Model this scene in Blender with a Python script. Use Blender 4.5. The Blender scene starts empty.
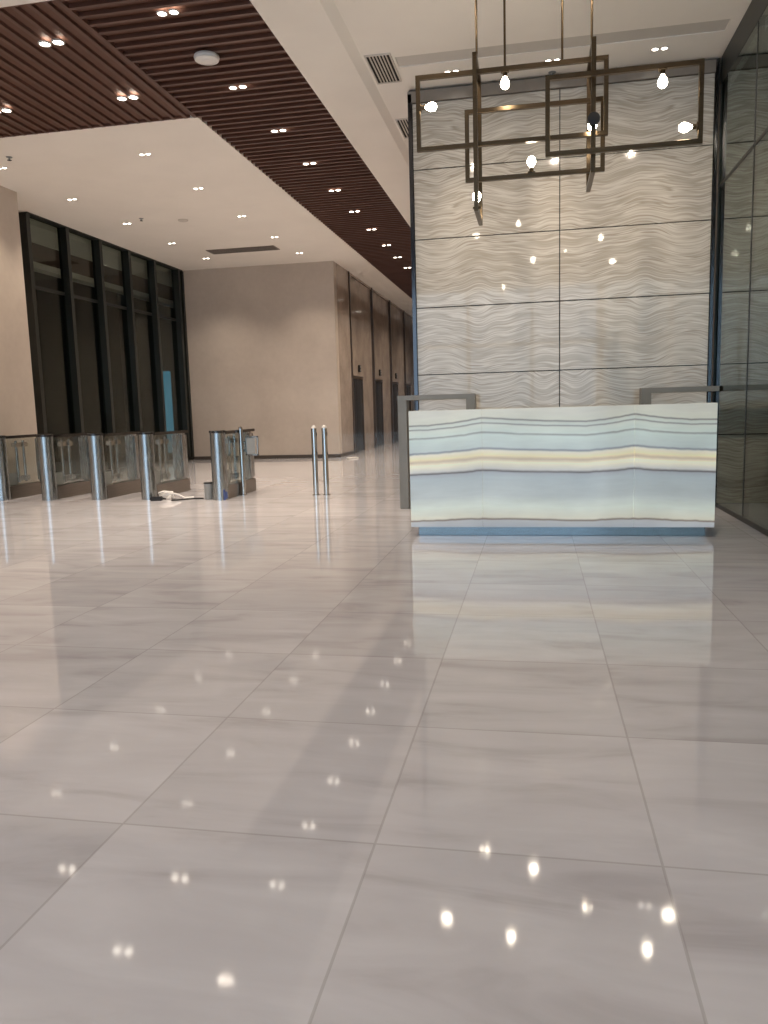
import bpy, bmesh, math, random
from mathutils import Vector, Matrix
random.seed(7)
S = bpy.context.scene
COL = S.collection
PI = math.pi

# ------------------------------------------------------------------ helpers
class MB:
    """collects shapes, then links them as ONE mesh object"""
    def __init__(self):
        self.bm = bmesh.new()
    def _xf(self, verts, loc=(0, 0, 0), rot=None):
        m = Matrix.Translation(loc)
        if rot is not None:
            m = m @ rot
        bmesh.ops.transform(self.bm, matrix=m, verts=verts)
    def box(self, x0, y0, z0, x1, y1, z1, bev=0.0, seg=2):
        r = bmesh.ops.create_cube(self.bm, size=1.0)
        vs = r['verts']
        m = Matrix.Translation(((x0+x1)/2, (y0+y1)/2, (z0+z1)/2)) @ Matrix.Diagonal((abs(x1-x0), abs(y1-y0), abs(z1-z0), 1))
        bmesh.ops.transform(self.bm, matrix=m, verts=vs)
        if bev > 0:
            es = list({e for v in vs for e in v.link_edges})
            bmesh.ops.bevel(self.bm, geom=es, offset=bev, segments=seg, affect='EDGES', clamp_overlap=True)
        return self
    def cyl(self, p0, p1, r0, r1=None, n=24, cap=True):
        p0, p1 = Vector(p0), Vector(p1)
        r1 = r0 if r1 is None else r1
        d = p1 - p0
        rot = d.to_track_quat('Z', 'Y').to_matrix().to_4x4()
        r = bmesh.ops.create_cone(self.bm, cap_ends=cap, segments=n, radius1=r0, radius2=r1, depth=d.length)
        self._xf(r['verts'], (p0+p1)/2, rot)
        return self
    def lathe(self, prof, loc=(0, 0, 0), axis=(0, 0, 1), n=24):
        """prof: list of (radius, height) along axis"""
        rot = Vector(axis).to_track_quat('Z', 'Y').to_matrix().to_4x4()
        m = Matrix.Translation(loc) @ rot
        rings = []
        for (r, h) in prof:
            if r < 1e-6:
                rings.append([self.bm.verts.new(m @ Vector((0, 0, h)))])
            else:
                rings.append([self.bm.verts.new(m @ Vector((r*math.cos(2*PI*k/n), r*math.sin(2*PI*k/n), h))) for k in range(n)])
        for a, b in zip(rings, rings[1:]):
            for k in range(n):
                k2 = (k+1) % n
                if len(a) == 1 and len(b) == 1:
                    continue
                if len(a) == 1:
                    self.bm.faces.new((a[0], b[k2], b[k]))
                elif len(b) == 1:
                    self.bm.faces.new((a[k], a[k2], b[0]))
                else:
                    self.bm.faces.new((a[k], a[k2], b[k2], b[k]))
        return self
    def tube(self, pts, r, n=8):
        pts = [Vector(p) for p in pts]
        rings = []
        for i, p in enumerate(pts):
            d = (pts[min(i+1, len(pts)-1)] - pts[max(i-1, 0)]).normalized()
            q = d.to_track_quat('Z', 'Y').to_matrix()
            rings.append([self.bm.verts.new(p + q @ Vector((r*math.cos(2*PI*k/n), r*math.sin(2*PI*k/n), 0))) for k in range(n)])
        for a, b in zip(rings, rings[1:]):
            for k in range(n):
                self.bm.faces.new((a[k], a[(k+1) % n], b[(k+1) % n], b[k]))
        self.bm.faces.new(rings[0][::-1]); self.bm.faces.new(rings[-1])
        return self
    def poly(self, pts, ext):
        """flat polygon extruded by vector ext"""
        vs = [self.bm.verts.new(p) for p in pts]
        f = self.bm.faces.new(vs)
        r = bmesh.ops.extrude_face_region(self.bm, geom=[f])
        nv = [g for g in r['geom'] if isinstance(g, bmesh.types.BMVert)]
        bmesh.ops.translate(self.bm, verts=nv, vec=ext)
        return self
    def build(self, name, mat, parent=None, smooth=False):
        bmesh.ops.recalc_face_normals(self.bm, faces=self.bm.faces)
        me = bpy.data.meshes.new(name)
        self.bm.to_mesh(me); self.bm.free()
        me.materials.append(mat)
        o = bpy.data.objects.new(name, me)
        COL.objects.link(o)
        if smooth:
            for p in me.polygons:
                p.use_smooth = True
            try:
                me.set_sharp_from_angle(angle=math.radians(35))
            except Exception:
                pass
        if parent is not None:
            o.parent = parent
        return o

def tag(o, label=None, cat=None, group=None, kind=None):
    if label: o['label'] = label
    if cat: o['category'] = cat
    if group: o['group'] = group
    if kind: o['kind'] = kind
    return o

def empty(name, loc=(0, 0, 0), rz=0.0):
    o = bpy.data.objects.new(name, None)
    o.empty_display_size = 0.1
    COL.objects.link(o)
    o.location = loc
    o.rotation_euler = (0, 0, rz)
    return o

def copy_tree(o, parent=None):
    c = o.copy(); COL.objects.link(c)
    if parent is not None:
        c.parent = parent
    for ch in [x for x in o.children]:
        copy_tree(ch, c)
    return c

# ------------------------------------------------------------------ materials
def srgb(r, g, b):
    f = lambda c: (c/255/12.92) if c/255 <= 0.04045 else ((c/255+0.055)/1.055)**2.4
    return (f(r), f(g), f(b), 1)

class NT:
    def __init__(self, name):
        self.m = bpy.data.materials.new(name)
        self.m.use_nodes = True
        self.t = self.m.node_tree
        self.t.nodes.clear()
        self.out = self.t.nodes.new('ShaderNodeOutputMaterial')
    def n(self, typ, **kw):
        nd = self.t.nodes.new(typ)
        for k, v in kw.items():
            setattr(nd, k, v)
        return nd
    def l(self, a, b):
        self.t.links.new(a, b)
    def setin(self, node, key, val):
        if hasattr(val, 'is_output') or isinstance(val, bpy.types.NodeSocket):
            self.l(val, node.inputs[key])
        else:
            node.inputs[key].default_value = val
    def math(self, op, a, b=None, c=None):
        nd = self.n('ShaderNodeMath', operation=op)
        self.setin(nd, 0, a)
        if b is not None: self.setin(nd, 1, b)
        if c is not None: self.setin(nd, 2, c)
        return nd.outputs[0]
    def noise(self, vec, scale, detail=3, rough=0.5, dist=0.0):
        nd = self.n('ShaderNodeTexNoise')
        if vec is not None: self.l(vec, nd.inputs['Vector'])
        nd.inputs['Scale'].default_value = scale
        nd.inputs['Detail'].default_value = detail
        nd.inputs['Roughness'].default_value = rough
        nd.inputs['Distortion'].default_value = dist
        return nd.outputs['Fac']
    def ramp(self, fac, stops, interp='LINEAR'):
        nd = self.n('ShaderNodeValToRGB')
        cr = nd.color_ramp
        cr.interpolation = interp
        while len(cr.elements) < len(stops):
            cr.elements.new(0.5)
        for e, (p, c) in zip(cr.elements, stops):
            e.position = p; e.color = c
        self.l(fac, nd.inputs[0])
        return nd.outputs[0]
    def mix(self, fac, a, b, blend='MIX'):
        nd = self.n('ShaderNodeMix', data_type='RGBA', blend_type=blend)
        self.setin(nd, 0, fac); self.setin(nd, 6, a); self.setin(nd, 7, b)
        return nd.outputs[2]
    def comb(self, x, y, z):
        nd = self.n('ShaderNodeCombineXYZ')
        self.setin(nd, 0, x); self.setin(nd, 1, y); self.setin(nd, 2, z)
        return nd.outputs[0]
    def xyz(self):
        tc = self.n('ShaderNodeTexCoord')
        sp = self.n('ShaderNodeSeparateXYZ')
        self.l(tc.outputs['Object'], sp.inputs[0])
        return tc.outputs['Object'], sp.outputs[0], sp.outputs[1], sp.outputs[2]
    def principled(self, col, rough=0.5, metal=0.0, ior=1.5, emit=None, estr=0.0, bump=None, bstr=0.1, bdist=0.01):
        p = self.n('ShaderNodeBsdfPrincipled')
        self.setin(p, 'Base Color', col)
        self.setin(p, 'Roughness', rough)
        p.inputs['Metallic'].default_value = metal
        p.inputs['IOR'].default_value = ior
        if emit is not None:
            self.setin(p, 'Emission Color', emit)
            p.inputs['Emission Strength'].default_value = estr
        if bump is not None:
            b = self.n('ShaderNodeBump')
            b.inputs['Strength'].default_value = bstr
            b.inputs['Distance'].default_value = bdist
            self.l(bump, b.inputs['Height'])
            self.l(b.outputs[0], p.inputs['Normal'])
        self.l(p.outputs[0], self.out.inputs[0])
        return self.m

def plain(name, col, rough=0.5, metal=0.0, ior=1.5, var=0.06, scale=6.0):
    t = NT(name)
    vec, x, y, z = t.xyz()
    nz = t.noise(vec, scale, 3)
    dk = tuple(c*(1-var) for c in col[:3]) + (1,)
    lt = tuple(min(1, c*(1+var)) for c in col[:3]) + (1,)
    c = t.ramp(nz, [(0.3, dk), (0.7, lt)])
    return t.principled(c, rough, metal, ior)

def brushed(name, col, rough=0.28, axis=2, stretch=60.0):
    t = NT(name)
    vec, x, y, z = t.xyz()
    mp = t.n('ShaderNodeMapping')
    sc = [stretch, stretch, stretch]; sc[axis] = 1.5
    mp.inputs['Scale'].default_value = sc
    t.l(vec, mp.inputs[0])
    nz = t.noise(mp.outputs[0], 2.0, 2)
    c = t.ramp(nz, [(0.3, tuple(k*0.9 for k in col[:3])+(1,)), (0.7, tuple(min(1, k*1.08) for k in col[:3])+(1,))])
    r = t.math('MULTIPLY_ADD', nz, 0.08, rough-0.04)
    return t.principled(c, r, 1.0)

def emitter(name, col, strength):
    t = NT(name)
    e = t.n('ShaderNodeEmission')
    e.inputs[0].default_value = col
    e.inputs[1].default_value = strength
    t.l(e.outputs[0], t.out.inputs[0])
    return t.m

def thin_glass(name, tint, r0=0.04, rough=0.0):
    """thin sheet: transmits straight through with a tint, reflects by Fresnel"""
    t = NT(name)
    tr = t.n('ShaderNodeBsdfTransparent'); tr.inputs[0].default_value = tint
    gl = t.n('ShaderNodeBsdfGlossy'); gl.inputs['Roughness'].default_value = rough
    gl.inputs[0].default_value = (0.9, 0.95, 0.92, 1)
    lw = t.n('ShaderNodeLayerWeight'); lw.inputs['Blend'].default_value = 0.5
    fac = t.math('MULTIPLY_ADD', t.math('POWER', lw.outputs['Facing'], 4.5), 1.0-r0, r0)
    mx = t.n('ShaderNodeMixShader')
    base = tr.outputs[0]
    t.l(fac, mx.inputs[0]); t.l(base, mx.inputs[1]); t.l(gl.outputs[0], mx.inputs[2])
    t.l(mx.outputs[0], t.out.inputs[0])
    return t.m

# polished marble floor, big tiles
def floor_mat():
    t = NT('polished_marble')
    vec, x, y, z = t.xyz()
    PX, PY, OX, OY = 0.795, 0.845, 0.335, 2.075
    u = t.math('DIVIDE', t.math('SUBTRACT', x, OX), PX)
    v = t.math('DIVIDE', t.math('SUBTRACT', y, OY), PY)
    iu = t.math('FLOOR', u); iv = t.math('FLOOR', v)
    wn = t.n('ShaderNodeTexWhiteNoise', noise_dimensions='2D')
    t.l(t.comb(iu, iv, 0.0), wn.inputs['Vector'])
    rnd = wn.outputs['Value']
    off = t.n('ShaderNodeVectorMath', operation='SCALE')
    t.l(wn.outputs['Color'], off.inputs[0]); off.inputs['Scale'].default_value = 23.0
    add = t.n('ShaderNodeVectorMath', operation='ADD')
    t.l(vec, add.inputs[0]); t.l(off.outputs[0], add.inputs[1])
    mp = t.n('ShaderNodeMapping')
    mp.inputs['Rotation'].default_value = (0, 0, math.radians(-24))
    mp.inputs['Scale'].default_value = (0.9, 3.4, 1)
    t.l(add.outputs[0], mp.inputs[0])
    vein = t.noise(mp.outputs[0], 1.5, 5, 0.55, 0.7)
    cloud = t.noise(add.outputs[0], 1.3, 3, 0.5, 0.2)
    c1 = t.ramp(vein, [(0.28, (0.475, 0.455, 0.475, 1)), (0.45, (0.572, 0.56, 0.587, 1)), (0.6, (0.612, 0.602, 0.63, 1)), (0.78, (0.672, 0.665, 0.695, 1))])
    c2 = t.ramp(cloud, [(0.3, (0.90, 0.90, 0.90, 1)), (0.7, (1, 1, 1, 1))])
    c = t.mix(0.75, c1, c2, 'MULTIPLY')
    tv = t.math('MULTIPLY_ADD', rnd, 0.10, 0.92)
    c = t.mix(1.0, c, t.comb(tv, tv, tv), 'MULTIPLY')
    fu = t.math('ABSOLUTE', t.math('SUBTRACT', t.math('FRACT', u), 0.5))
    fv = t.math('ABSOLUTE', t.math('SUBTRACT', t.math('FRACT', v), 0.5))
    ju = t.math('GREATER_THAN', fu, 0.5-0.0038/PX)
    jv = t.math('GREATER_THAN', fv, 0.5-0.0038/PY)
    j = t.math('MAXIMUM', ju, jv)
    c = t.mix(t.math('MULTIPLY', j, 0.36), c, (0.24, 0.22, 0.21, 1))
    wav = t.noise(vec, 1.1, 2, 0.5)
    r = t.math('MULTIPLY_ADD', j, 0.02, 0.05)
    return t.principled(c, r, 0.0, 1.52, bump=wav, bstr=0.04, bdist=0.01)

# banded onyx of the big wall, panels bookmatched across the joints
def onyx_wall_mat():
    t = NT('banded_onyx')
    vec, x, y, z = t.xyz()
    ax = t.math('ABSOLUTE', t.math('SUBTRACT', x, 0.29))
    zz = t.math('PINGPONG', t.math('SUBTRACT', z, 1.65), 0.823)
    row = t.math('FLOOR', t.math('DIVIDE', t.math('SUBTRACT', z, 1.65), 1.646))
    v2 = t.comb(ax, t.math('MULTIPLY', row, 3.7), t.math('MULTIPLY', zz, 0.30))
    w1 = t.noise(v2, 1.6, 1, 0.4)
    w2 = t.noise(v2, 5.0, 0, 0.5)
    h = t.math('ADD', zz, t.math('MULTIPLY', t.math('SUBTRACT', w1, 0.5), 0.36))
    h = t.math('ADD', h, t.math('MULTIPLY', t.math('SUBTRACT', w2, 0.5), 0.055))
    cv = t.comb(t.math('MULTIPLY', ax, 0.05), t.math('MULTIPLY', row, 1.3), t.math('MULTIPLY', h, 1.0))
    b1 = t.noise(cv, 7.0, 3, 0.6)
    b2 = t.noise(cv, 22.0, 2, 0.5)
    b = t.math('ADD', t.math('MULTIPLY', b1, 0.6), t.math('MULTIPLY', b2, 0.4))
    c = t.ramp(b, [(0.28, (0.22, 0.19, 0.15, 1)), (0.36, (0.36, 0.32, 0.265, 1)), (0.42, (0.54, 0.505, 0.445, 1)), (0.45, (0.66, 0.63, 0.57, 1)), (0.475, (0.42, 0.38, 0.32, 1)),
                   (0.52, (0.53, 0.495, 0.435, 1)), (0.55, (0.63, 0.60, 0.54, 1)), (0.575, (0.38, 0.34, 0.285, 1)), (0.62, (0.56, 0.525, 0.465, 1)), (0.70, (0.70, 0.67, 0.61, 1))])
    return t.principled(c, 0.045, 0.0, 1.5)

# backlit onyx of the desk: long bands rising at the two seams
def desk_mat():
    t = NT('backlit_onyx')
    vec, x, y, z = t.xyz()
    xl = t.math('ADD', x, 0.70)
    dl_ = t.math('MAXIMUM', t.math('MULTIPLY', xl, 0.45), t.math('MULTIPLY', xl, -0.95))
    d = t.math('MINIMUM', dl_, t.math('ABSOLUTE', t.math('SUBTRACT', x, 0.69)))
    wv = t.comb(d, 0.0, t.math('MULTIPLY', z, 0.5))
    w = t.noise(wv, 2.2, 3, 0.5)
    w2 = t.noise(wv, 14.0, 2, 0.5)
    bulge = t.math('MULTIPLY', t.math('SUBTRACT', t.math('SMOOTH_MIN', d, 0.55, 0.3), 0.0), -0.13)
    grow = t.math('MULTIPLY_ADD', z, 0.75, 0.12)
    h = t.math('SUBTRACT', z, t.math('MULTIPLY', bulge, grow))
    h = t.math('ADD', h, -0.02)
    h = t.math('ADD', h, t.math('MULTIPLY', t.math('SUBTRACT', w, 0.5), 0.05))
    h = t.math('ADD', h, t.math('MULTIPLY', t.math('SUBTRACT', w2, 0.5), 0.010))
    f = t.math('DIVIDE', t.math('SUBTRACT', h, 0.088), 1.127)   # 0 bottom .. 1 top
    G = lambda *a: srgb(*a)
    stops = [(0.0, G(176, 180, 186)), (0.040, G(186, 188, 190)), (0.052, G(120, 104, 92)), (0.066, G(216, 214, 198)), (0.16, G(214, 222, 212)), (0.26, G(190, 198, 198)),
             (0.42, G(176, 186, 190)), (0.455, G(168, 174, 180)), (0.468, G(96, 90, 90)), (0.485, G(200, 200, 196)), (0.545, G(236, 232, 206)), (0.575, G(200, 184, 160)),
             (0.60, G(232, 222, 184)), (0.64, G(226, 222, 204)), (0.655, G(128, 134, 142)), (0.67, G(190, 200, 198)), (0.775, G(200, 212, 206)), (0.79, G(140, 142, 138)), (0.80, G(200, 210, 202)),
             (0.855, G(204, 210, 200)), (0.866, G(132, 130, 124)), (0.876, G(200, 206, 198)), (0.895, G(196, 200, 190)), (0.905, G(116, 112, 106)), (0.918, G(206, 206, 192)), (1.0, G(206, 204, 192))]
    c = t.ramp(f, stops)
    fine = t.noise(t.comb(t.math('MULTIPLY', x, 0.15), 0.0, h), 26.0, 3, 0.6)
    k = t.math('MULTIPLY_ADD', fine, 0.16, 0.90)
    c = t.mix(1.0, c, t.comb(k, k, k), 'MULTIPLY')
    glow = t.noise(t.comb(t.math('MULTIPLY', x, 0.9), 0.0, t.math('MULTIPLY', z, 2.2)), 1.7, 2, 0.5)
    g = t.math('MULTIPLY_ADD', glow, 1.1, 0.45)
    e = t.mix(1.0, c, t.comb(g, t.math('MULTIPLY', g, 0.985), t.math('MULTIPLY', g, 0.94)), 'MULTIPLY')
    return t.principled(c, 0.10, 0.0, 1.5, emit=e, estr=DESK_EMIT)

def wood_mat(name, axis):
    t = NT(name)
    vec, x, y, z = t.xyz()
    mp = t.n('ShaderNodeMapping')
    sc = [14.0, 14.0, 14.0]; sc[axis] = 0.8
    mp.inputs['Scale'].default_value = sc
    t.l(vec, mp.inputs[0])
    g = t.noise(mp.outputs[0], 1.6, 4, 0.6, 0.4)
    c = t.ramp(g, [(0.3, (0.086, 0.039, 0.026, 1)), (0.55, (0.118, 0.055, 0.038, 1)), (0.75, (0.155, 0.077, 0.056, 1))])
    return t.principled(c, 0.45, 0.0, 1.5)

def stone_mat(name, a, b, rough=0.22, scale=0.9, joints=None):
    t = NT(name)
    vec, x, y, z = t.xyz()
    n1 = t.noise(vec, scale, 4, 0.55, 0.3)
    n2 = t.noise(vec, scale*9, 3, 0.6)
    f = t.math('ADD', t.math('MULTIPLY', n1, 0.75), t.math('MULTIPLY', n2, 0.25))
    c = t.ramp(f, [(0.32, a), (0.68, b)])
    return t.principled(c, rough, 0.0, 1.5)

DESK_EMIT = 0.36
M = dict(
    floor=floor_mat(), onyx=onyx_wall_mat(), desk=desk_mat(),
    wood_x=wood_mat('dark_slat_wood', 0), wood_y=wood_mat('dark_slat_wood_lengthwise', 1),
    wood_back=plain('brown_slat_backing', (0.125, 0.056, 0.036, 1), 0.6),
    white=plain('ceiling_plaster', (0.86, 0.82, 0.76, 1), 0.75, var=0.02, scale=1.5),
    beige=stone_mat('beige_stone', (0.48, 0.415, 0.355, 1), (0.58, 0.51, 0.44, 1), 0.30),
    lift=stone_mat('polished_brown_stone', (0.30, 0.245, 0.205, 1), (0.47, 0.395, 0.335, 1), 0.09, 1.6),
    corelow=plain('dark_cladding', (0.022, 0.022, 0.021, 1), 0.25),
    plaster_dark=plain('dark_exterior_render', (0.02, 0.022, 0.02, 1), 0.8),
    black=plain('black_aluminium', (0.014, 0.017, 0.015, 1), 0.38),
    bronze_dark=plain('dark_bronze_fin', (0.060, 0.043, 0.032, 1), 0.35),
    skirting=plain('dark_skirting', (0.07, 0.055, 0.045, 1), 0.4),
    trim=plain('grey_bronze_trim', (0.25, 0.22, 0.19, 1), 0.25),
    mirror_trim=brushed('polished_steel_trim', (0.085, 0.085, 0.09, 1), 0.14),
    steel=brushed('brushed_steel', (0.37, 0.385, 0.385, 1), 0.27, axis=2),
    steel_dark=brushed('dark_brushed_steel', (0.24, 0.215, 0.19, 1), 0.32, axis=1),
    chrome=brushed('polished_chrome', (0.55, 0.55, 0.53, 1), 0.14),
    plinth=brushed('polished_plinth_steel', (0.19, 0.23, 0.25, 1), 0.16, axis=0),
    frame=brushed('satin_bronze', (0.115, 0.082, 0.05, 1), 0.30, axis=0),
    wing=plain('champagne_paint', (0.21, 0.185, 0.15, 1), 0.38, 0.3),
    cap=plain('black_glass_cap', (0.02, 0.018, 0.017, 1), 0.08),
    rubber=plain('black_rubber', (0.015, 0.015, 0.016, 1), 0.6),
    whiteplastic=plain('white_plastic', (0.72, 0.70, 0.67, 1), 0.4),
    greyplastic=plain('grey_plastic', (0.30, 0.31, 0.31, 1), 0.45),
    bluetape=plain('blue_tape', (0.06, 0.10, 0.28, 1), 0.5),
    cable_white=plain('white_cable_sheath', (0.75, 0.73, 0.70, 1), 0.45),
    vent=plain('vent_enamel', (0.60, 0.56, 0.51, 1), 0.5),
    ventdark=plain('vent_void', (0.02, 0.018, 0.016, 1), 0.9),
    slot=plain('grey_slot_enamel', (0.58, 0.55, 0.51, 1), 0.6, var=0.02),
    diffuser=plain('grey_diffuser', (0.22, 0.19, 0.165, 1), 0.6),
    door=plain('dark_lift_door', (0.022, 0.019, 0.017, 1), 0.22),
    glass_dark=thin_glass('dark_tinted_glass', (0.72, 0.75, 0.72, 1), 0.013),
    glass_right=thin_glass('green_grey_glass', (0.52, 0.60, 0.56, 1), 0.062),
    glass_clear=thin_glass('clear_glass', (0.985, 0.99, 0.987, 1), 0.006),
    glass_turn=thin_glass('smoked_turnstile_glass', (0.93, 0.94, 0.93, 1), 0.03),
    glass_front=thin_glass('entrance_glass', (0.95, 0.97, 0.98, 1), 0.03),
    lamp=emitter('warm_lamp_face', (1.0, 0.90, 0.76, 1), 14.0),
    bulb=emitter('glowing_bulb', (1.0, 0.88, 0.70, 1), 50.0),
    tube=emitter('added_tube_glow', (1.0, 0.88, 0.70, 1), 1.3),
    bluelight=emitter('blue_lit_panel', (0.10, 0.34, 0.50, 1), 0.6),
    brass_in=brushed('brass_socket', (0.42, 0.30, 0.12, 1), 0.25),
)

# ------------------------------------------------------------------ constants (metres; camera stands over the origin)
ZC = 5.0          # main ceiling
ZR = 5.05         # ceiling over the reception
XG = 2.07          # right glass line
XW = -9.26        # left window line
YF = -7.0         # entrance glazing behind the camera
YB = 20.0         # far stone wall
XL = -5.04        # lift wall
YO = 9.95         # onyx wall face
YE = 38.0

# ------------------------------------------------------------------ setting
def st(o, label, cat):
    return tag(o, label, cat, kind='structure')

st(MB().box(-10.0, YF-6, -0.12, 2.6, YE, 0.0).build('floor', M['floor']), 'pale polished marble floor in large square tiles', 'floor')

cei = empty('ceiling', (0, 0, 0)); st(cei, 'pale plaster ceiling around the dark wooden slat panels', 'ceiling')
T = 0.35
MB().box(XW-0.4, 9.97, ZC, -4.23, YB+0.2, ZC+T).build('plaster_panel', M['white'], cei)
MB().box(XW-0.4, YF-0.2, ZC, -4.23, 6.97, ZC+T).build('plaster_panel', M['white'], cei)
MB().box(XL-0.5, YB+0.2, ZC, -4.23, YE, ZC+T).build('plaster_panel', M['white'], cei)
# bulkhead beside the slats with a soft chamfer up to the reception ceiling
MB().poly([(-2.57, YF-0.2, ZC), (-1.95, YF-0.2, ZC), (-1.85, YF-0.2, ZR), (-1.85, YF-0.2, ZC+T), (-2.57, YF-0.2, ZC+T)], (0, YE-YF+0.2, 0)).build('bulkhead', M['white'], cei)
rb = MB()
SX0, SX1, SY0, SY1 = -1.50, 1.95, 9.03, 9.30
rb.box(-1.85, YF-0.2, ZR, XG+0.3, SY0, ZC+T)
rb.box(-1.85, SY1, ZR, XG+0.3, YE, ZC+T)
rb.box(-1.85, SY0, ZR, SX0, SY1, ZC+T)
rb.box(SX1, SY0, ZR, XG+0.3, SY1, ZC+T)
rb.box(SX0, SY0, ZR+0.10, SX1, SY1, ZC+T)
rb.build('plaster_panel', M['white'], cei)
MB().box(SX0, SY0, ZR+0.012, SX1, SY1, ZR+0.10).build('slot_diffuser', M['slot'], cei)
# wooden slats: lengthwise board, long strip (slats across) and the panel over the left (slats lengthwise)
MB().box(-4.23, YF-0.2, ZC+0.042, -2.57, YE, ZC+T).build('slat_backing', M['wood_back'], cei)
sl = MB()
PITCH = 0.165
k = 0
y = 4.0
while y < YE-1:
    sl.box(-4.23, y, ZC, -2.57, y+0.040, ZC+0.042)
    y += PITCH
sl.build('slat_strip', M['wood_x'], cei)
MB().box(XW-0.4, 6.97, ZC+0.034, -4.23, 9.97, ZC+T).box(XW-0.4, 9.945, ZC+0.003, -4.33, 9.97, ZC+0.08).box(XW-0.4, 6.97, ZC+0.003, -4.33, 6.995, ZC+0.08).build('slat_backing', M['wood_back'], cei)
sl = MB()
x = -4.36
while x > XW:
    sl.box(x-0.045, 6.97, ZC, x, 9.97, ZC+0.034)
    x -= PITCH
sl.build('slat_panel', M['wood_y'], cei)
MB().box(-4.28, 6.97, ZC-0.003, -4.23, 9.97, ZC+0.08).build('edge_board', M['wood_y'], cei)

# walls
wl = MB()
wl.box(-8.9, YF, 0, -8.5, 12.30, ZC)
wl.box(XW-0.2, 12.1, 0, -8.9, 12.30, ZC)
wl.box(XW-0.2, 12.30, 0, XW, 13.40, ZC)
st(wl.build('wall_left', M['beige']), 'plain beige stone side wall left of the dark window', 'wall')
st(MB().box(XW-0.2, YB, 0, XL, YB+0.25, ZC).build('wall_back', M['beige']), 'large plain beige stone wall at the far end behind the turnstiles', 'wall')
st(MB().box(XW, YB-0.015, 0, XL, YB, 0.09).build('baseboard_back', M['skirting']), 'dark skirting strip along the foot of the far beige wall', 'skirting')

# lift wall running away from the corner
FINS = [21.62, 24.72, 27.82, 30.92, 34.02]
lw = empty('wall_lifts', (0, 0, 0)); st(lw, 'polished brown stone lift wall with dark upright fins', 'wall')
MB().box(XL-0.3, YB+0.251, 0, XL, FINS[0], ZC).build('stone_pier', M['lift'], lw)
for i, fy in enumerate(FINS):
    MB().box(XL-0.32, fy, 0, XL+0.03, fy+0.10, ZC, 0.004).build('fin', M['bronze_dark'], lw)
    ye = FINS[i+1] if i+1 < len(FINS) else YE
    p = MB()
    p.box(XL-0.32, fy+0.11, 2.2, XL-0.04, ye, ZC-0.06)
    p.box(XL-0.32, fy+1.75, 0, XL-0.04, ye, 2.2)
    p.box(XL-0.32, fy+0.11, ZC-0.06, XL, ye, ZC)
    p.build('stone_panel', M['lift'], lw)
MB().box(XL, YB, 0, XL+0.012, FINS[0], 0.09).build('skirting_strip', M['skirting'], lw)
for i, fy in enumerate(FINS[:4]):
    d = empty('door_%d' % (i+1), (XL-0.08, fy+0.93, 0))
    st(d, 'dark tall lift doorway, %s from the corner of the beige wall' % ['first', 'second', 'third', 'fourth'][i], 'door')
    for sgn in (-1, 1):
        MB().box(-0.08, 0.01 if sgn > 0 else -0.80, 0.0, 0.0, 0.80 if sgn > 0 else -0.01, 2.12, 0.004).build('door_leaf', M['door'], d)
    MB().box(-0.1, -0.82, 2.12, 0.02, 0.82, 2.2).box(-0.1, 0.80, 0, 0.02, 0.82, 2.12).box(-0.1, -0.82, 0, 0.02, -0.80, 2.12).build('door_frame', M['bronze_dark'], d)
for i, fy in enumerate(FINS[:3]):
    li = MB().box(0, -0.10, -0.10, 0.05, 0.10, 0.10, 0.01).build('lift_indicator', M['rubber'])
    li.location = (XL-0.04, fy+1.15, 2.42)
    tag(li, 'small black lift indicator above the %s dark lift doorway' % ['first', 'second', 'third'][i], 'indicator', 'lift indicators')
    for dz, rr in ((0.045, 0.022), (-0.045, 0.022)):
        MB().cyl((0.05, 0, dz), (0.056, 0, dz), rr, n=12).build('lamp_lens', M['greyplastic'], li)
st(MB().box(XL-0.5, YE-0.3, 0, -1.5, YE, ZC+T).build('wall_end', M['lift']), 'far end wall of the lift corridor', 'wall')
st(MB().box(-1.5, YO+0.2, 0, XG+0.1, YE, ZR).build('wall_core', M['lift']), 'solid wall behind the onyx panels', 'wall')

# onyx wall of panels
ow = empty('wall_reception', (0, 0, 0)); st(ow, 'tall banded grey onyx wall behind the reception desk', 'wall')
zs = [0.0, 0.825, 1.65, 2.473, 3.296, 4.119, 4.89]
xs = [-1.46, 0.29, 2.0]
gap = 0.006
for j in range(6):
    for i in range(2):
        MB().box(xs[i]+gap, YO, zs[j]+gap, xs[i+1]-gap, YO+0.03, zs[j+1]-gap, 0.002, 1).build('onyx_panel', M['onyx'], ow)
MB().box(-1.5, YO+0.03, 0, XG-0.02, YO+0.2, ZR).build('panel_backing', M['black'], ow)
MB().box(-1.505, YO-0.03, 0, -1.46, YO+0.12, ZR-0.06).build('edge_trim', M['mirror_trim'], ow)
MB().box(2.0, YO-0.03, 0, 2.035, YO+0.12, ZR-0.06).build('edge_trim', M['mirror_trim'], ow)
MB().box(-1.505, YO-0.03, 4.89, 2.0, YO+0.03, ZR-0.03).build('top_trim', M['trim'], ow)

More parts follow.
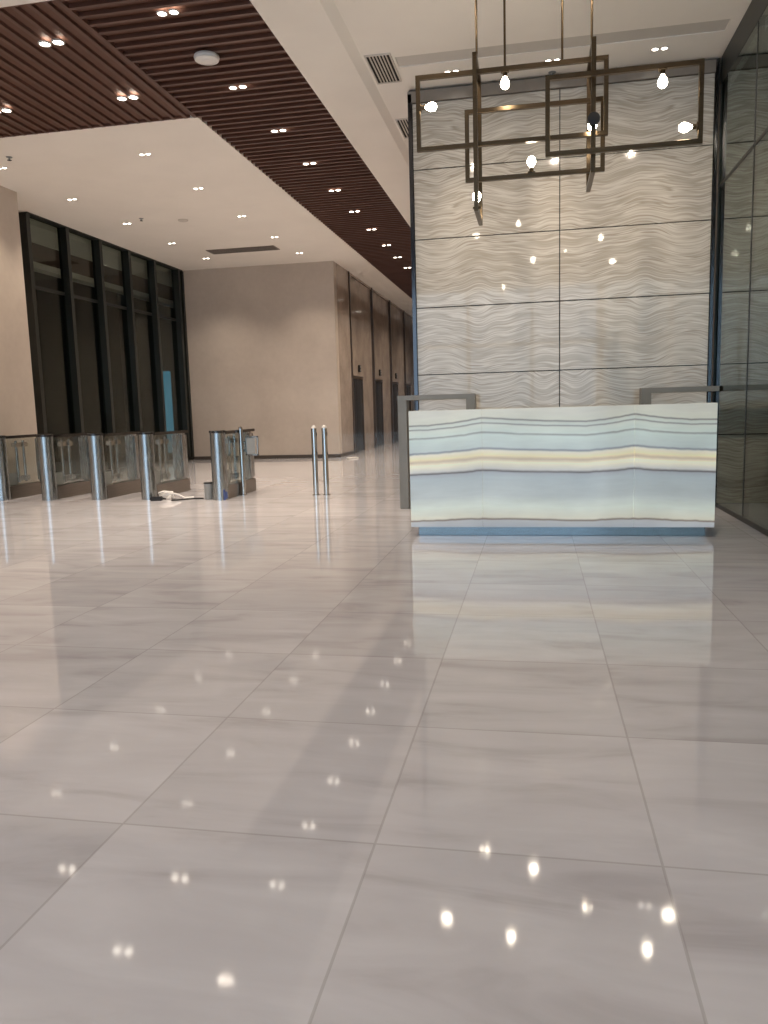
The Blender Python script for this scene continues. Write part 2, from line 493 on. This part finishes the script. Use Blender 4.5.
# left window, full height dark glazing
def glazing(name, label, axis_x, ys, z0, z1, ztr, mat, thick, depth_in, mw, parent_loc=(0, 0, 0), base=0.08, head=0.06, sgn=1, tz=0.03):
    """glazing in the plane X = axis_x; mullions stand depth_in into the room (sgn: +1 room at larger X)"""
    w = empty(name, parent_loc); st(w, label, 'window')
    fr = MB()
    xa, xb = sorted((axis_x - sgn*0.05, axis_x + sgn*depth_in))
    fr.box(xa, ys[0], z0, xb, ys[-1], z0+base, 0.004)
    fr.box(xa, ys[0], z1-head, xb, ys[-1], z1, 0.004)
    fr.build('window_rail', M['black'], w)
    for i, yy in enumerate(ys):
        MB().box(xa, yy-mw/2, z0+base, xb, yy+mw/2, z1-head, 0.004).build('mullion', M['black'], w)
    tb = MB()
    xt, xu = sorted((axis_x - sgn*0.05, axis_x + sgn*0.012))
    for a, b in zip(ys, ys[1:]):
        tb.box(xt, a+mw/2, ztr-tz, xu, b-mw/2, ztr+tz)
    tb.build('transom', M['black'], w)
    for a, b in zip(ys, ys[1:]):
        for (za, zb) in ((z0+base, ztr-tz), (ztr+tz, z1-head)):
            MB().box(axis_x-thick/2, a+mw/2, za, axis_x+thick/2, b-mw/2, zb).build('pane', mat, w)
    return w
glazing('window_1', 'dark floor to ceiling window with black mullions on the left', XW, [13.46, 14.71, 15.93, 17.16, 18.39, 19.72, 19.94], 0, ZC, 3.70, M['glass_dark'], 0.012, 0.14, 0.11, head=0.025)
glazing('window_2', 'tall green grey glass wall on the right edge', XG, [-7.0, -5.4, -3.8, -2.2, -0.6, 1.0, 2.6, 4.2, 5.8, 7.0, 8.43, YO-0.01], 0, ZR, 3.645, M['glass_right'], 0.012, 0.01, 0.03, base=0.05, head=0.30, sgn=-1, tz=0.016)
# glazed entrance behind the camera
w3 = empty('window_3', (0, 0, 0)); st(w3, 'glazed entrance front behind the viewer', 'window')
mm = [-8.5, -6.4, -4.3, -2.2, -0.1, 2.0]
for xx in mm:
    MB().box(xx-0.04, YF-0.08, 0, xx+0.04, YF+0.08, ZC).build('mullion', M['black'], w3)
for a, b in zip(mm, mm[1:]):
    MB().box(a+0.04, YF-0.05, 3.2, b-0.04, YF+0.05, 3.28).build('transom', M['black'], w3)
    MB().box(a+0.04, YF-0.006, 0.0, b-0.04, YF+0.006, 3.2).build('pane', M['glass_front'], w3)
    MB().box(a+0.04, YF-0.006, 3.28, b-0.04, YF+0.006, ZC).build('pane', M['glass_front'], w3)
# dark surroundings beyond the side windows
oa = MB()
oa.box(-13.5, 11.0, 0, -13.3, 24.0, 6.0); oa.box(-13.5, 10.8, 0, -8.9, 11.0, 6.0); oa.box(-13.5, 24.0, 0, XW-0.2, 24.2, 6.0); oa.box(-13.5, 10.8, 6.0, XW-0.2, 24.2, 6.2); oa.box(-13.5, 10.8, -0.12, -10.0, 24.2, 0.0)
oa.box(XW-0.2, YB+0.25, 0, XW, 24.2, 6.0); oa.box(XW-0.4, 10.8, ZC+0.36, XW-0.2, 24.2, 6.1)
st(oa.build('wall_outer', M['plaster_dark']), 'dark space beyond the left window', 'wall')
ob = MB()
ob.box(6.0, YF-0.3, 0, 6.2, YO+2, 6.0); ob.box(XG+0.1, YO+1.8, 0, 6.0, YO+2, 6.0); ob.box(XG+0.02, YF-0.3, 0, 6.0, YF-0.1, 6.0); ob.box(XG+0.3, YF-0.3, 5.4, 6.2, YO+2, 5.6); ob.box(2.6, YF-0.3, -0.12, 6.2, YO+2, 0.0)
st(ob.build('wall_right', M['plaster_dark']), 'dark space beyond the right glass wall', 'wall')

# ------------------------------------------------------------------ reception desk
dk = empty('reception_desk', (0.20, 7.50, 0)); tag(dk, 'long glowing reception desk of banded white onyx on a steel plinth', 'desk')
DX0, DX1, DD, DZ0, DZ1 = -1.40, 1.40, 0.80, 0.088, 1.215
sx = [DX0, -0.70, 0.69, DX1]
for a, b in zip(sx, sx[1:]):
    MB().box(a+0.0012, 0.0, DZ0, b-0.0012, 0.04, DZ1, 0.002, 1).build('front_panel', M['desk'], dk)
for xa, xb in ((DX0, DX0+0.04), (DX1-0.04, DX1)):
    MB().box(xa, 0.041, DZ0, xb, DD, DZ1, 0.002, 1).build('side_panel', M['desk'], dk)
MB().box(DX0+0.045, 0.042, DZ1-0.05, DX1-0.045, 0.36, DZ1-0.004, 0.003).build('counter_top', M['desk'], dk)
MB().box(DX0+0.045, 0.30, 0.72, DX1-0.045, DD, 0.76, 0.003).build('worktop', M['whiteplastic'], dk)
MB().box(DX0+0.07, 0.05, 0.0, DX1-0.07, DD-0.05, DZ0, 0.002, 1).build('plinth', M['plinth'], dk)

# steel portals behind the desk ends
def portal(x0, x1, label, sides=(-1, 1)):
    e = empty('steel_portal', ((x0+x1)/2, 9.63, 0)); tag(e, label, 'portal', 'steel portals behind the desk')
    hw = (x1-x0)/2
    MB().box(-hw, -0.10, 1.335, hw, 0.10, 1.395, 0.003).build('top_bar', M['wing'], e)
    for s in sides:
        xa, xb = (-hw, -hw+0.11) if s < 0 else (hw-0.11, hw)
        MB().box(xa, -0.10, 0, xb, 0.10, 1.335, 0.003).build('leg', M['wing'], e)
    return e
portal(-1.655, -0.71, 'champagne steel portal frame rising at the left end of the desk')
portal(1.20, 2.045, 'champagne steel portal frame at the right end, against the glass wall', (-1,))

# ------------------------------------------------------------------ chandelier
ch = empty('chandelier', (0, 7.2, ZR)); tag(ch, 'bronze chandelier of interlocking rectangular frames with bare glowing bulbs', 'chandelier')
def P(x, y, z): return (x, y-7.2, z-ZR)
B = 0.019
def frame_x(x0, x1, y, z0, z1):
    m = MB()
    for (a, b, c, d) in ((x0, z1-2*B, x1, z1), (x0, z0, x1, z0+2*B), (x0, z0+2*B, x0+2*B, z1-2*B), (x1-2*B, z0+2*B, x1, z1-2*B)):
        p, q = P(a, y-B, b), P(c, y+B, d)
        m.box(*p, *q, 0.002, 1)
    return m.build('frame', M['frame'], ch)
def frame_y(x, y0, y1, z0, z1):
    m = MB()
    for (a, b, c, d) in ((y0, z1-2*B, y1, z1), (y0, z0, y1, z0+2*B), (y0, z0+2*B, y0+2*B, z1-2*B), (y1-2*B, z0+2*B, y1, z1-2*B)):
        p, q = P(x-B, a, b), P(x+B, c, d)
        m.box(*p, *q, 0.002, 1)
    return m.build('frame', M['frame'], ch)
FA = frame_x(-1.025, 0.61, 7.25, 3.49, 4.125)
FB = frame_x(-0.62, 0.605, 7.50, 3.265, 3.89)
FC = frame_x(0.085, 1.31, 6.94, 3.265, 3.895)
FD = frame_y(-0.50, 7.12, 7.70, 2.925, 4.22)
FE = frame_y(0.475, 7.03, 7.66, 3.14, 4.195)
for (x, y, z) in ((-0.50, 7.40, 4.22), (-0.25, 7.25, 4.125), (0.23, 7.25, 4.125), (0.475, 7.30, 4.195)):
    r = MB().cyl(P(x, y, z-0.005), P(x, y, ZR), 0.010, n=12).build('rod', M['frame'], ch, True)
    MB().cyl(P(x, y, ZR-0.03), P(x, y, ZR), 0.05, n=20).build('ceiling_cup', M['frame'], r, True)
BULB = [(0.0, 0.0), (0.014, 0.0), (0.019, 0.012), (0.032, 0.032), (0.038, 0.054), (0.034, 0.077), (0.020, 0.094), (0.0, 0.10)]
def bulb(fr, base, axis):
    b = Vector(P(*base)); a = Vector(axis)
    so = MB().lathe([(0.0, 0.0), (0.036, 0.0), (0.036, 0.010), (0.020, 0.012), (0.020, 0.045), (0.0, 0.045)], b, a, 18).build('bulb_holder', M['frame'], fr, True)
    MB().lathe(BULB, b + a*0.045, a, 18).build('bulb', M['bulb'], fr, True)
bulb(FA, (-0.987, 7.25, 3.86), (1, 0, 0))
bulb(FA, (-0.25, 7.25, 4.087), (0, 0, -1))
bulb(FC, (1.00, 6.94, 3.857), (0, 0, -1))
bulb(FC, (1.272, 6.94, 3.40), (-1, 0, 0))
bulb(FB, (-0.03, 7.50, 3.303), (0, 0, 1))
bulb(FD, (-0.50, 7.20, 2.963), (0, 0, 1))
bulb(FE, (0.475, 7.068, 3.55), (0, 1, 0))
MB().lathe([(0.0, 0.0), (0.045, 0.0), (0.05, 0.006), (0.05, 0.03), (0.03, 0.04), (0.0, 0.04)], P(0.475, 7.011, 3.55), (0, -1, 0), 24).build('socket_plate', M['rubber'], FE, True)

# ------------------------------------------------------------------ downlights
SPOT_E = 190.0
def make_spot(root, energy, angle=108, blend=1.0, z=-0.03):
    L = bpy.data.lights.new('downlight_lamp', 'SPOT')
    L.energy = energy; L.color = (1.0, 0.84, 0.68)
    L.spot_size = math.radians(angle); L.spot_blend = blend; L.shadow_soft_size = 0.06
    o = bpy.data.objects.new('downlight_lamp', L); COL.objects.link(o)
    o.parent = root; o.location = (0, 0, z)
    return o
dl = empty('twin_downlight', (0, 0, 0))
tr = MB()
for s in (-1, 1):
    tr.lathe([(0.052, 0.0), (0.052, -0.012), (0.066, -0.014), (0.070, -0.008), (0.070, 0.0)], (s*0.078, 0, 0), (0, 0, 1), 24)
tr.build('trim_ring', M['vent'], dl, True)
for s in (-1, 1):
    MB().lathe([(0.0, -0.009), (0.051, -0.009), (0.051, 0.0), (0.0, 0.0)], (s*0.078, 0, 0), (0, 0, 1), 24).build('lamp_lens', M['lamp'], dl)
make_spot(dl, SPOT_E)
first = [True]
def downlight(x, y, z, label, group, e=None, sc=0.76, wide=None, tilt=0):
    if first[0]:
        o = dl; first[0] = False
    else:
        o = copy_tree(dl)
    o.location = (x, y, z)
    o.scale = (sc, sc, sc)
    tag(o, label, 'downlight', group)
    if e is not None or wide is not None:
        for c in o.children:
            if c.type == 'LIGHT':
                c.data = c.data.copy()
                if e is not None: c.data.energy = e
                if tilt: c.rotation_euler = (math.radians(tilt), 0, 0); c.data.shadow_soft_size = 0.025
                if wide is not None: c.data.spot_size = math.radians(wide)
    return o
ORD = ['first', 'second', 'third', 'fourth', 'fifth', 'sixth', 'seventh', 'eighth', 'ninth', 'tenth', 'eleventh', 'twelfth']
G1 = 'twin downlights along the wooden slat strip'
downlight(-3.385, 7.42, ZC-0.002, 'twin downlight in the slat strip nearer than the round detector', G1, SPOT_E*1.2)
for i, y in enumerate((9.2, 10.69, 12.17, 13.72, 15.24, 16.83, 18.52, 20.05, 21.6, 24.0, 27.0, 30.5)):
    downlight(-3.385, y, ZC-0.002, '%s twin downlight beyond the round detector in the slat strip' % ORD[i], G1, SPOT_E*(1.2 if y < 19 else 1.7), wide=(None if y < 19 else 128))
G2 = 'twin downlights in the lengthwise slat panel'
downlight(-4.78, 7.69, ZC-0.002, 'twin downlight in the left slat panel nearest the viewer', G2, sc=0.95)
downlight(-4.75, 9.15, ZC-0.002, 'twin downlight in the left slat panel close to the white ceiling corner', G2, sc=0.95)
downlight(-6.42, 9.12, ZC-0.002, 'twin downlight in the left slat panel at the photo edge', G2, sc=0.95)
G3 = 'twin downlights in the white ceiling beside the slat strip'
G4 = 'twin downlights in the white ceiling beside the dark window'
for i, y in enumerate((11.1, 12.95, 14.95, 16.9, 18.75)):
    downlight(-5.55, y, ZC, '%s twin downlight of the white ceiling row beside the slat strip' % ORD[i], G3, sc=0.62)
    downlight(-7.89, y - (0.12 if i > 1 else 0.0), ZC, '%s twin downlight of the white ceiling row beside the dark window' % ORD[i], G4, sc=0.62)
G5 = 'twin downlights over the reception desk'
for x, s in ((-0.93, 'twin downlight over the reception behind the left chandelier frame'), (0.20, 'twin downlight over the reception next to the small sprinkler'), (1.34, 'twin downlight over the reception nearest the right glass wall')):
    downlight(x, 9.55, ZR, s, G5, SPOT_E*0.7, sc=0.62, wide=46)
# added unseen lamps over and behind the viewer; first, washers brightening the onyx
for i, x in enumerate((-0.95, 0.30, 1.45)):
    downlight(x, 6.75, ZR, 'added twin downlight washing the onyx wall, above the top of the picture', 'added wall washing twin downlights', SPOT_E*0.72, wide=80, tilt=50)
for i, y in enumerate((5.8, 3.0, 0.0, -3.0)):  # added fill rows, unseen, brightening the near floor
    for j, x in enumerate((-7.4, -5.4, -3.385, -0.9, 1.0)):
        downlight(x, y, ZR if x > -1 else ZC-0.002, '%s row of added fill twin downlights overhead in front of the reception, out of the picture' % ORD[i], 'added fill twin downlights of the front hall', SPOT_E*0.5)

# ------------------------------------------------------------------ ceiling fittings
sd = empty('ceiling_speaker', (-3.41, 8.37, ZC)); tag(sd, 'round white ceiling detector in the dark slat strip', 'detector')
MB().lathe([(0.0, 0.0), (0.13, 0.0), (0.135, -0.02), (0.125, -0.045), (0.10, -0.055), (0.0, -0.055)], n=36).build('housing', M['whiteplastic'], sd, True)
MB().lathe([(0.06, -0.0552), (0.062, -0.058), (0.045, -0.062), (0.0, -0.063)], n=28).build('lens', M['whiteplastic'], sd, True)
sd.name = 'ceiling_detector'
def sprinkler(x, y, z, label):
    e = empty('ceiling_sprinkler', (x, y, z)); tag(e, label, 'sprinkler', 'sprinkler heads')
    MB().lathe([(0.0, 0.0), (0.045, 0.0), (0.042, -0.008), (0.012, -0.010), (0.010, -0.04), (0.0, -0.04)], n=20).build('rosette', M['greyplastic'], e, True)
    MB().lathe([(0.0, -0.040), (0.030, -0.042), (0.032, -0.046), (0.0, -0.048)], n=20).build('deflector', M['rubber'], e, True)
sprinkler(-7.46, 10.69, ZC, 'small sprinkler head near the left edge of the white ceiling')
sprinkler(-7.44, 14.55, ZC, 'small sprinkler head halfway along the row beside the dark window')
sprinkler(0.20, 9.88, ZR, 'small dark sprinkler head at the top of the onyx wall')
cr = empty('access_disc', (-6.74, 14.9, ZC)); tag(cr, 'faint round grey detector in the middle of the white ceiling', 'detector')
MB().lathe([(0.0, 0.0), (0.10, 0.0), (0.095, -0.02), (0.05, -0.035), (0.0, -0.035)], n=28).build('housing', M['vent'], cr, True)
cr.name = 'ceiling_detector'
def vent(x0, y0, x1, y1, z, nslot, label, along_y=True, mat='vent'):
    e = empty('air_vent', ((x0+x1)/2, (y0+y1)/2, z)); tag(e, label, 'vent', 'ceiling air vents')
    hx, hy = (x1-x0)/2, (y1-y0)/2
    MB().box(-hx+0.012, -hy+0.012, -0.004, hx-0.012, hy-0.012, 0.0).build('void', M['ventdark'], e)
    b = 0.018
    MB().box(-hx, -hy, -0.014, hx, -hy+b, 0.0).box(-hx, hy-b, -0.014, hx, hy, 0.0).box(-hx, -hy+b, -0.014, -hx+b, hy-b, 0.0).box(hx-b, -hy+b, -0.014, hx, hy-b, 0.0).build('vent_frame', M[mat], e)
    s = MB()
    for k in range(1, nslot):
        if along_y:
            xx = -hx + b + (2*hx-2*b)*k/nslot
            s.box(xx-0.007, -hy+b, -0.013, xx+0.007, hy-b, -0.004)
        else:
            yy = -hy + b + (2*hy-2*b)*k/nslot
            s.box(-hx+b, yy-0.012, -0.013, hx-b, yy+0.012, -0.004)
    s.build('louvre', M[mat], e)
vent(-1.82, 8.90, -1.53, 9.66, ZR, 7, 'white louvred air vent in the bulkhead side, clear of the onyx wall')
vent(-1.82, 10.85, -1.53, 11.6, ZR, 7, 'white louvred air vent half hidden behind the onyx wall corner')
vent(-7.5, 17.72, -5.85, 18.18, ZC, 6, 'long grey linear air vent in the white ceiling near the far wall', False, 'diffuser')

# ------------------------------------------------------------------ turnstiles
TH = 1.0
def make_turnstile():
    t = empty('turnstile', (0, 0, 0))
    R = 0.112
    MB().lathe([(0.0, 0.0), (R, 0.0), (R, TH-0.035), (0.0, TH-0.035)], n=36).build('front_post', M['steel'], t, True)
    MB().lathe([(R, TH-0.035), (R+0.008, TH-0.03), (R+0.008, TH-0.006), (R, TH), (0.0, TH), (0.0, TH-0.035)], n=36).build('post_cap', M['cap'], t, True)
    MB().box(-0.09, 0.08, 0.0, 0.09, 1.24, 0.20, 0.006).build('base_housing', M['steel_dark'], t)
    MB().box(-0.10, 0.09, TH-0.055, 0.10, 1.27, TH-0.012, 0.006).build('top_rail', M['cap'], t)
    for s in (-1, 1):
        MB().box(s*0.080-0.004, 0.10, 0.20, s*0.080+0.004, 1.00, TH-0.055).build('side_glass', M['glass_turn'], t)
    MB().box(-0.088, 1.00, 0.20, 0.088, 1.24, TH-0.055, 0.03, 4).build('rear_housing', M['steel'], t)
    for yy in (0.42, 0.60):
        pv = MB().cyl((0, yy, 0.24), (0, yy, TH-0.10), 0.022, n=16).build('wing_pivot', M['chrome'], t, True)
        MB().box(-0.05, yy-0.06, 0.26, 0.05, yy+0.06, 0.34, 0.012).build('lower_clamp', M['steel'], pv)
        MB().box(-0.05, yy-0.06, TH-0.20, 0.05, yy+0.06, TH-0.13, 0.012).build('upper_clamp', M['chrome'], pv)
    MB().box(-0.006, 0.64, 0.30, 0.006, 1.02, TH-0.16, 0.004).build('glass_wing', M['glass_clear'], t)
    MB().box(-0.008, 0.18, 0.20, 0.008, 0.38, 0.40, 0.006).build('drive_box', M['greyplastic'], t)
    return t
proto = make_turnstile()
TS = [(-8.14, 'leftmost steel turnstile, cut off by the photo edge'),
      (-7.33, 'second steel turnstile from the photo edge, in front of the window corner'),
      (-6.495, 'third steel turnstile from the photo edge, middle of the close row'),
      (-5.675, 'fourth steel turnstile with crumpled cables lying at its foot'),
      (-4.49, 'steel turnstile standing alone on the wide lane with a gate post')]
for i, (x, lab) in enumerate(TS):
    o = proto if i == 0 else copy_tree(proto)
    o.location = (x, 10.78 if i < 4 else 10.66, 0)
    tag(o, lab, 'turnstile', 'row of steel turnstiles')
    if i == 4:
        last = o
# the lone one also carries a gate post with a flap and blue tape at its foot
gp = MB().lathe([(0.0, 0.0), (0.055, 0.0), (0.055, 0.012), (0.034, 0.016), (0.034, 1.0), (0.028, 1.03), (0.0, 1.04)], (0.15, 0.57, 0), n=24).build('gate_post', M['chrome'], last, True)
gp.location = (-0.02, 0, 0)
fl = MB()
fl.box(0.20, 0.555, 0.60, 0.22, 0.585, 0.89, 0.003).box(0.38, 0.555, 0.60, 0.40, 0.585, 0.89, 0.003).box(0.20, 0.555, 0.87, 0.40, 0.585, 0.89, 0.003).box(0.20, 0.555, 0.60, 0.40, 0.585, 0.62, 0.003)
fl.box(0.17, 0.56, 0.66, 0.20, 0.58, 0.70).box(0.17, 0.56, 0.78, 0.20, 0.58, 0.82)
gf = fl.build('gate_flap', M['chrome'], last); 
MB().box(0.22, 0.566, 0.62, 0.35, 0.574, 0.87).build('flap_plate', M['greyplastic'], gf)
tp = MB()
for (a0, a1, z0, z1) in ((-0.85, -0.55, 0.0, 0.15), (-0.5, -0.2, 0.02, 0.12)):
    for q in range(4):
        b0, b1 = a0+(a1-a0)*q/4, a0+(a1-a0)*(q+1)/4
        pts = [(rr*math.cos(b), rr*math.sin(b), z0) for rr, b in ((0.1125, b0), (0.1125, b1), (0.115, b1), (0.115, b0))]
        tp.poly(pts, (0, 0, z1-z0))
tp.build('tape_patch', M['bluetape'], last)

# chrome gate posts on the far side of the wide lane
def post(x, y, label, stub):
    e = empty('gate_post_pair', (x, y, 0)); e.name = 'barrier_post'
    tag(e, label, 'post', 'chrome barrier posts')
    MB().lathe([(0.0, 0.0), (0.062, 0.0), (0.062, 0.010), (0.040, 0.014), (0.0, 0.014)], n=24).build('floor_flange', M['chrome'], e, True)
    MB().lathe([(0.040, 0.014), (0.040, 0.985), (0.0, 0.985)], n=24).build('shaft', M['chrome'], e, True)
    MB().lathe([(0.034, 0.985), (0.034, 1.0), (0.022, 1.022), (0.0, 1.03)], n=24).build('cap', M['whiteplastic'], e, True)
    for z in (0.62, 0.90):
        MB().box(stub*0.03-0.012, -0.02, z-0.03, stub*0.03+0.012, 0.02, z+0.03, 0.006).build('hinge_clamp', M['rubber'], e)
    return e
post(-3.20, 11.17, 'left chrome barrier post of the slim pair standing on the marble', 1)
post(-3.04, 11.17, 'right chrome barrier post of the slim pair standing on the marble', 1)
gb = empty('glass_barrier', (-2.28, 11.17, 0)); tag(gb, 'clear glass barrier panel between the slim posts and the onyx wall', 'barrier')
MB().box(-0.68, -0.006, 0.0, 0.70, 0.006, 0.90).build('glass_sheet', M['glass_clear'], gb)

# loose things on the floor by the turnstiles
bx = empty('cable_box', (-4.70, 10.72, 0)); tag(bx, 'small grey cylinder bin standing against the lone turnstile foot', 'box')
MB().lathe([(0.0, 0.0), (0.06, 0.0), (0.065, 0.01), (0.065, 0.23), (0.0, 0.23)], n=24).build('body', M['greyplastic'], bx, True)
MB().lathe([(0.067, 0.23), (0.069, 0.242), (0.06, 0.25), (0.0, 0.25)], n=24).build('lid', M['rubber'], bx, True)
def wob(pts, n=10):
    """Catmull-Rom through pts"""
    out = []
    p = [Vector(q) for q in pts]
    for i in range(len(p)-1):
        a = p[max(i-1, 0)]; b = p[i]; c = p[i+1]; d = p[min(i+2, len(p)-1)]
        for k in range(n):
            t = k/n
            out.append(0.5*((2*b) + (c-a)*t + (2*a-5*b+4*c-d)*t*t + (3*b-a-3*c+d)*t**3))
    out.append(p[-1])
    return out
tag(MB().tube(wob([(-5.20, 10.52, 0.013), (-5.12, 10.56, 0.013), (-5.02, 10.62, 0.013), (-4.94, 10.70, 0.013), (-4.85, 10.73, 0.013), (-4.79, 10.72, 0.013)]), 0.012).build('power_cable', M['rubber'], None, True),
    'black cable running over the marble to the grey bin', 'cable')
coil = []
for k in range(90):
    a = k*2*PI/18
    r = 0.10 + 0.018*math.sin(k*1.7)
    coil.append((-5.40 + r*0.95*math.cos(a), 10.78 + r*0.8*math.sin(a), 0.014 + 0.022*(k//18) + 0.006*math.sin(k*0.9)))
coil += [(-5.22, 10.80, 0.06), (-5.12, 10.80, 0.014), (-5.0, 10.86, 0.014)]
tag(MB().tube(coil, 0.013).build('cable_coil', M['cable_white'], None, True), 'heap of coiled white cable on the marble beside the fourth turnstile', 'cable')
pl = empty('power_plug', (-5.46, 10.58, 0), 0.15); tag(pl, 'black plug block lying before the white cable heap', 'plug')
MB().box(-0.09, -0.045, 0.0, 0.09, 0.045, 0.06, 0.012).build('body', M['rubber'], pl)
MB().cyl((0.09, 0, 0.03), (0.14, 0, 0.025), 0.014, 0.010, n=12).build('strain_relief', M['rubber'], pl, True)
pp = MB()
pp.box(-0.14, -0.10, 0.0, 0.14, 0.10, 0.035, 0.01)
po = pp.build('folded_cloth', M['whiteplastic']); po.location = (-4.58, 19.45, 0); po.rotation_euler = (0, 0, 0.6)
tag(po, 'small folded white cloth on the floor at the lift wall corner', 'cloth')
ps = empty('wall_passage', (0, 0, 0)); st(ps, 'pale bulkhead of the passage beyond the left window', 'wall')
MB().box(-11.3, 13.0, 5.14, -11.0, 23.9, 5.98).build('pale_fascia', M['white'], ps)
MB().box(-11.3, 13.0, 4.72, -11.02, 23.9, 5.14).build('brown_band', M['wood_y'], ps)
MB().box(-11.3, 13.0, 4.59, -11.0, 23.9, 4.72).build('pale_strip', M['white'], ps)
MB().cyl((-9.75, 12.6, 5.9), (-9.75, 23.6, 5.9), 0.03, n=12).build('added_fill_tube', M['tube'], ps)  # unseen glowing tube, added to light the bands of the passage
# blue light seen through the far bay of the dark window
bl = empty('light_column', (-10.6, 21.65, 0)); tag(bl, 'slim blue lit column seen through the last bay of the dark window', 'light')
MB().box(-0.13, -0.06, 0.0, 0.13, 0.06, 0.12, 0.005).build('foot', M['black'], bl)
MB().box(-0.11, -0.05, 0.12, 0.11, 0.05, 2.50, 0.01).build('lit_panel', M['bluelight'], bl)

# ------------------------------------------------------------------ world, daylight through the entrance
w = bpy.data.worlds.new('daylight'); S.world = w
w.use_nodes = True
bg = w.node_tree.nodes['Background']
bg.inputs[0].default_value = (0.60, 0.79, 1.0, 1)
bg.inputs[1].default_value = 2.8

# ------------------------------------------------------------------ camera
cam = bpy.data.cameras.new('camera'); co = bpy.data.objects.new('camera', cam); COL.objects.link(co)
cam.sensor_fit = 'HORIZONTAL'; cam.sensor_width = 36.0
cam.lens = 783.52/768*36.0
cam.clip_start = 0.05; cam.clip_end = 200
Rr = Vector((0.98174858, 0.18808246, -0.02819073)); Ru = Vector((0.0027317, 0.13426833, 0.99094125)); Rf = Vector((-0.19016379, 0.97293217, -0.13130396))
m = Matrix.Identity(4)
for i in range(3):
    m[i][0] = Rr[i]; m[i][1] = Ru[i]; m[i][2] = -Rf[i]
m[2][3] = 1.25
co.matrix_world = m
S.camera = co

S.view_settings.view_transform = 'Standard'
S.view_settings.look = 'None'
S.view_settings.exposure = 0.16
S.view_settings.gamma = 1.0
S.view_settings.use_curve_mapping = False
S.cycles.use_denoising = True
S.cycles.max_bounces = 10
S.cycles.diffuse_bounces = 6
S.cycles.glossy_bounces = 5
S.cycles.transparent_max_bounces = 32
S.cycles.sample_clamp_indirect = 6.0
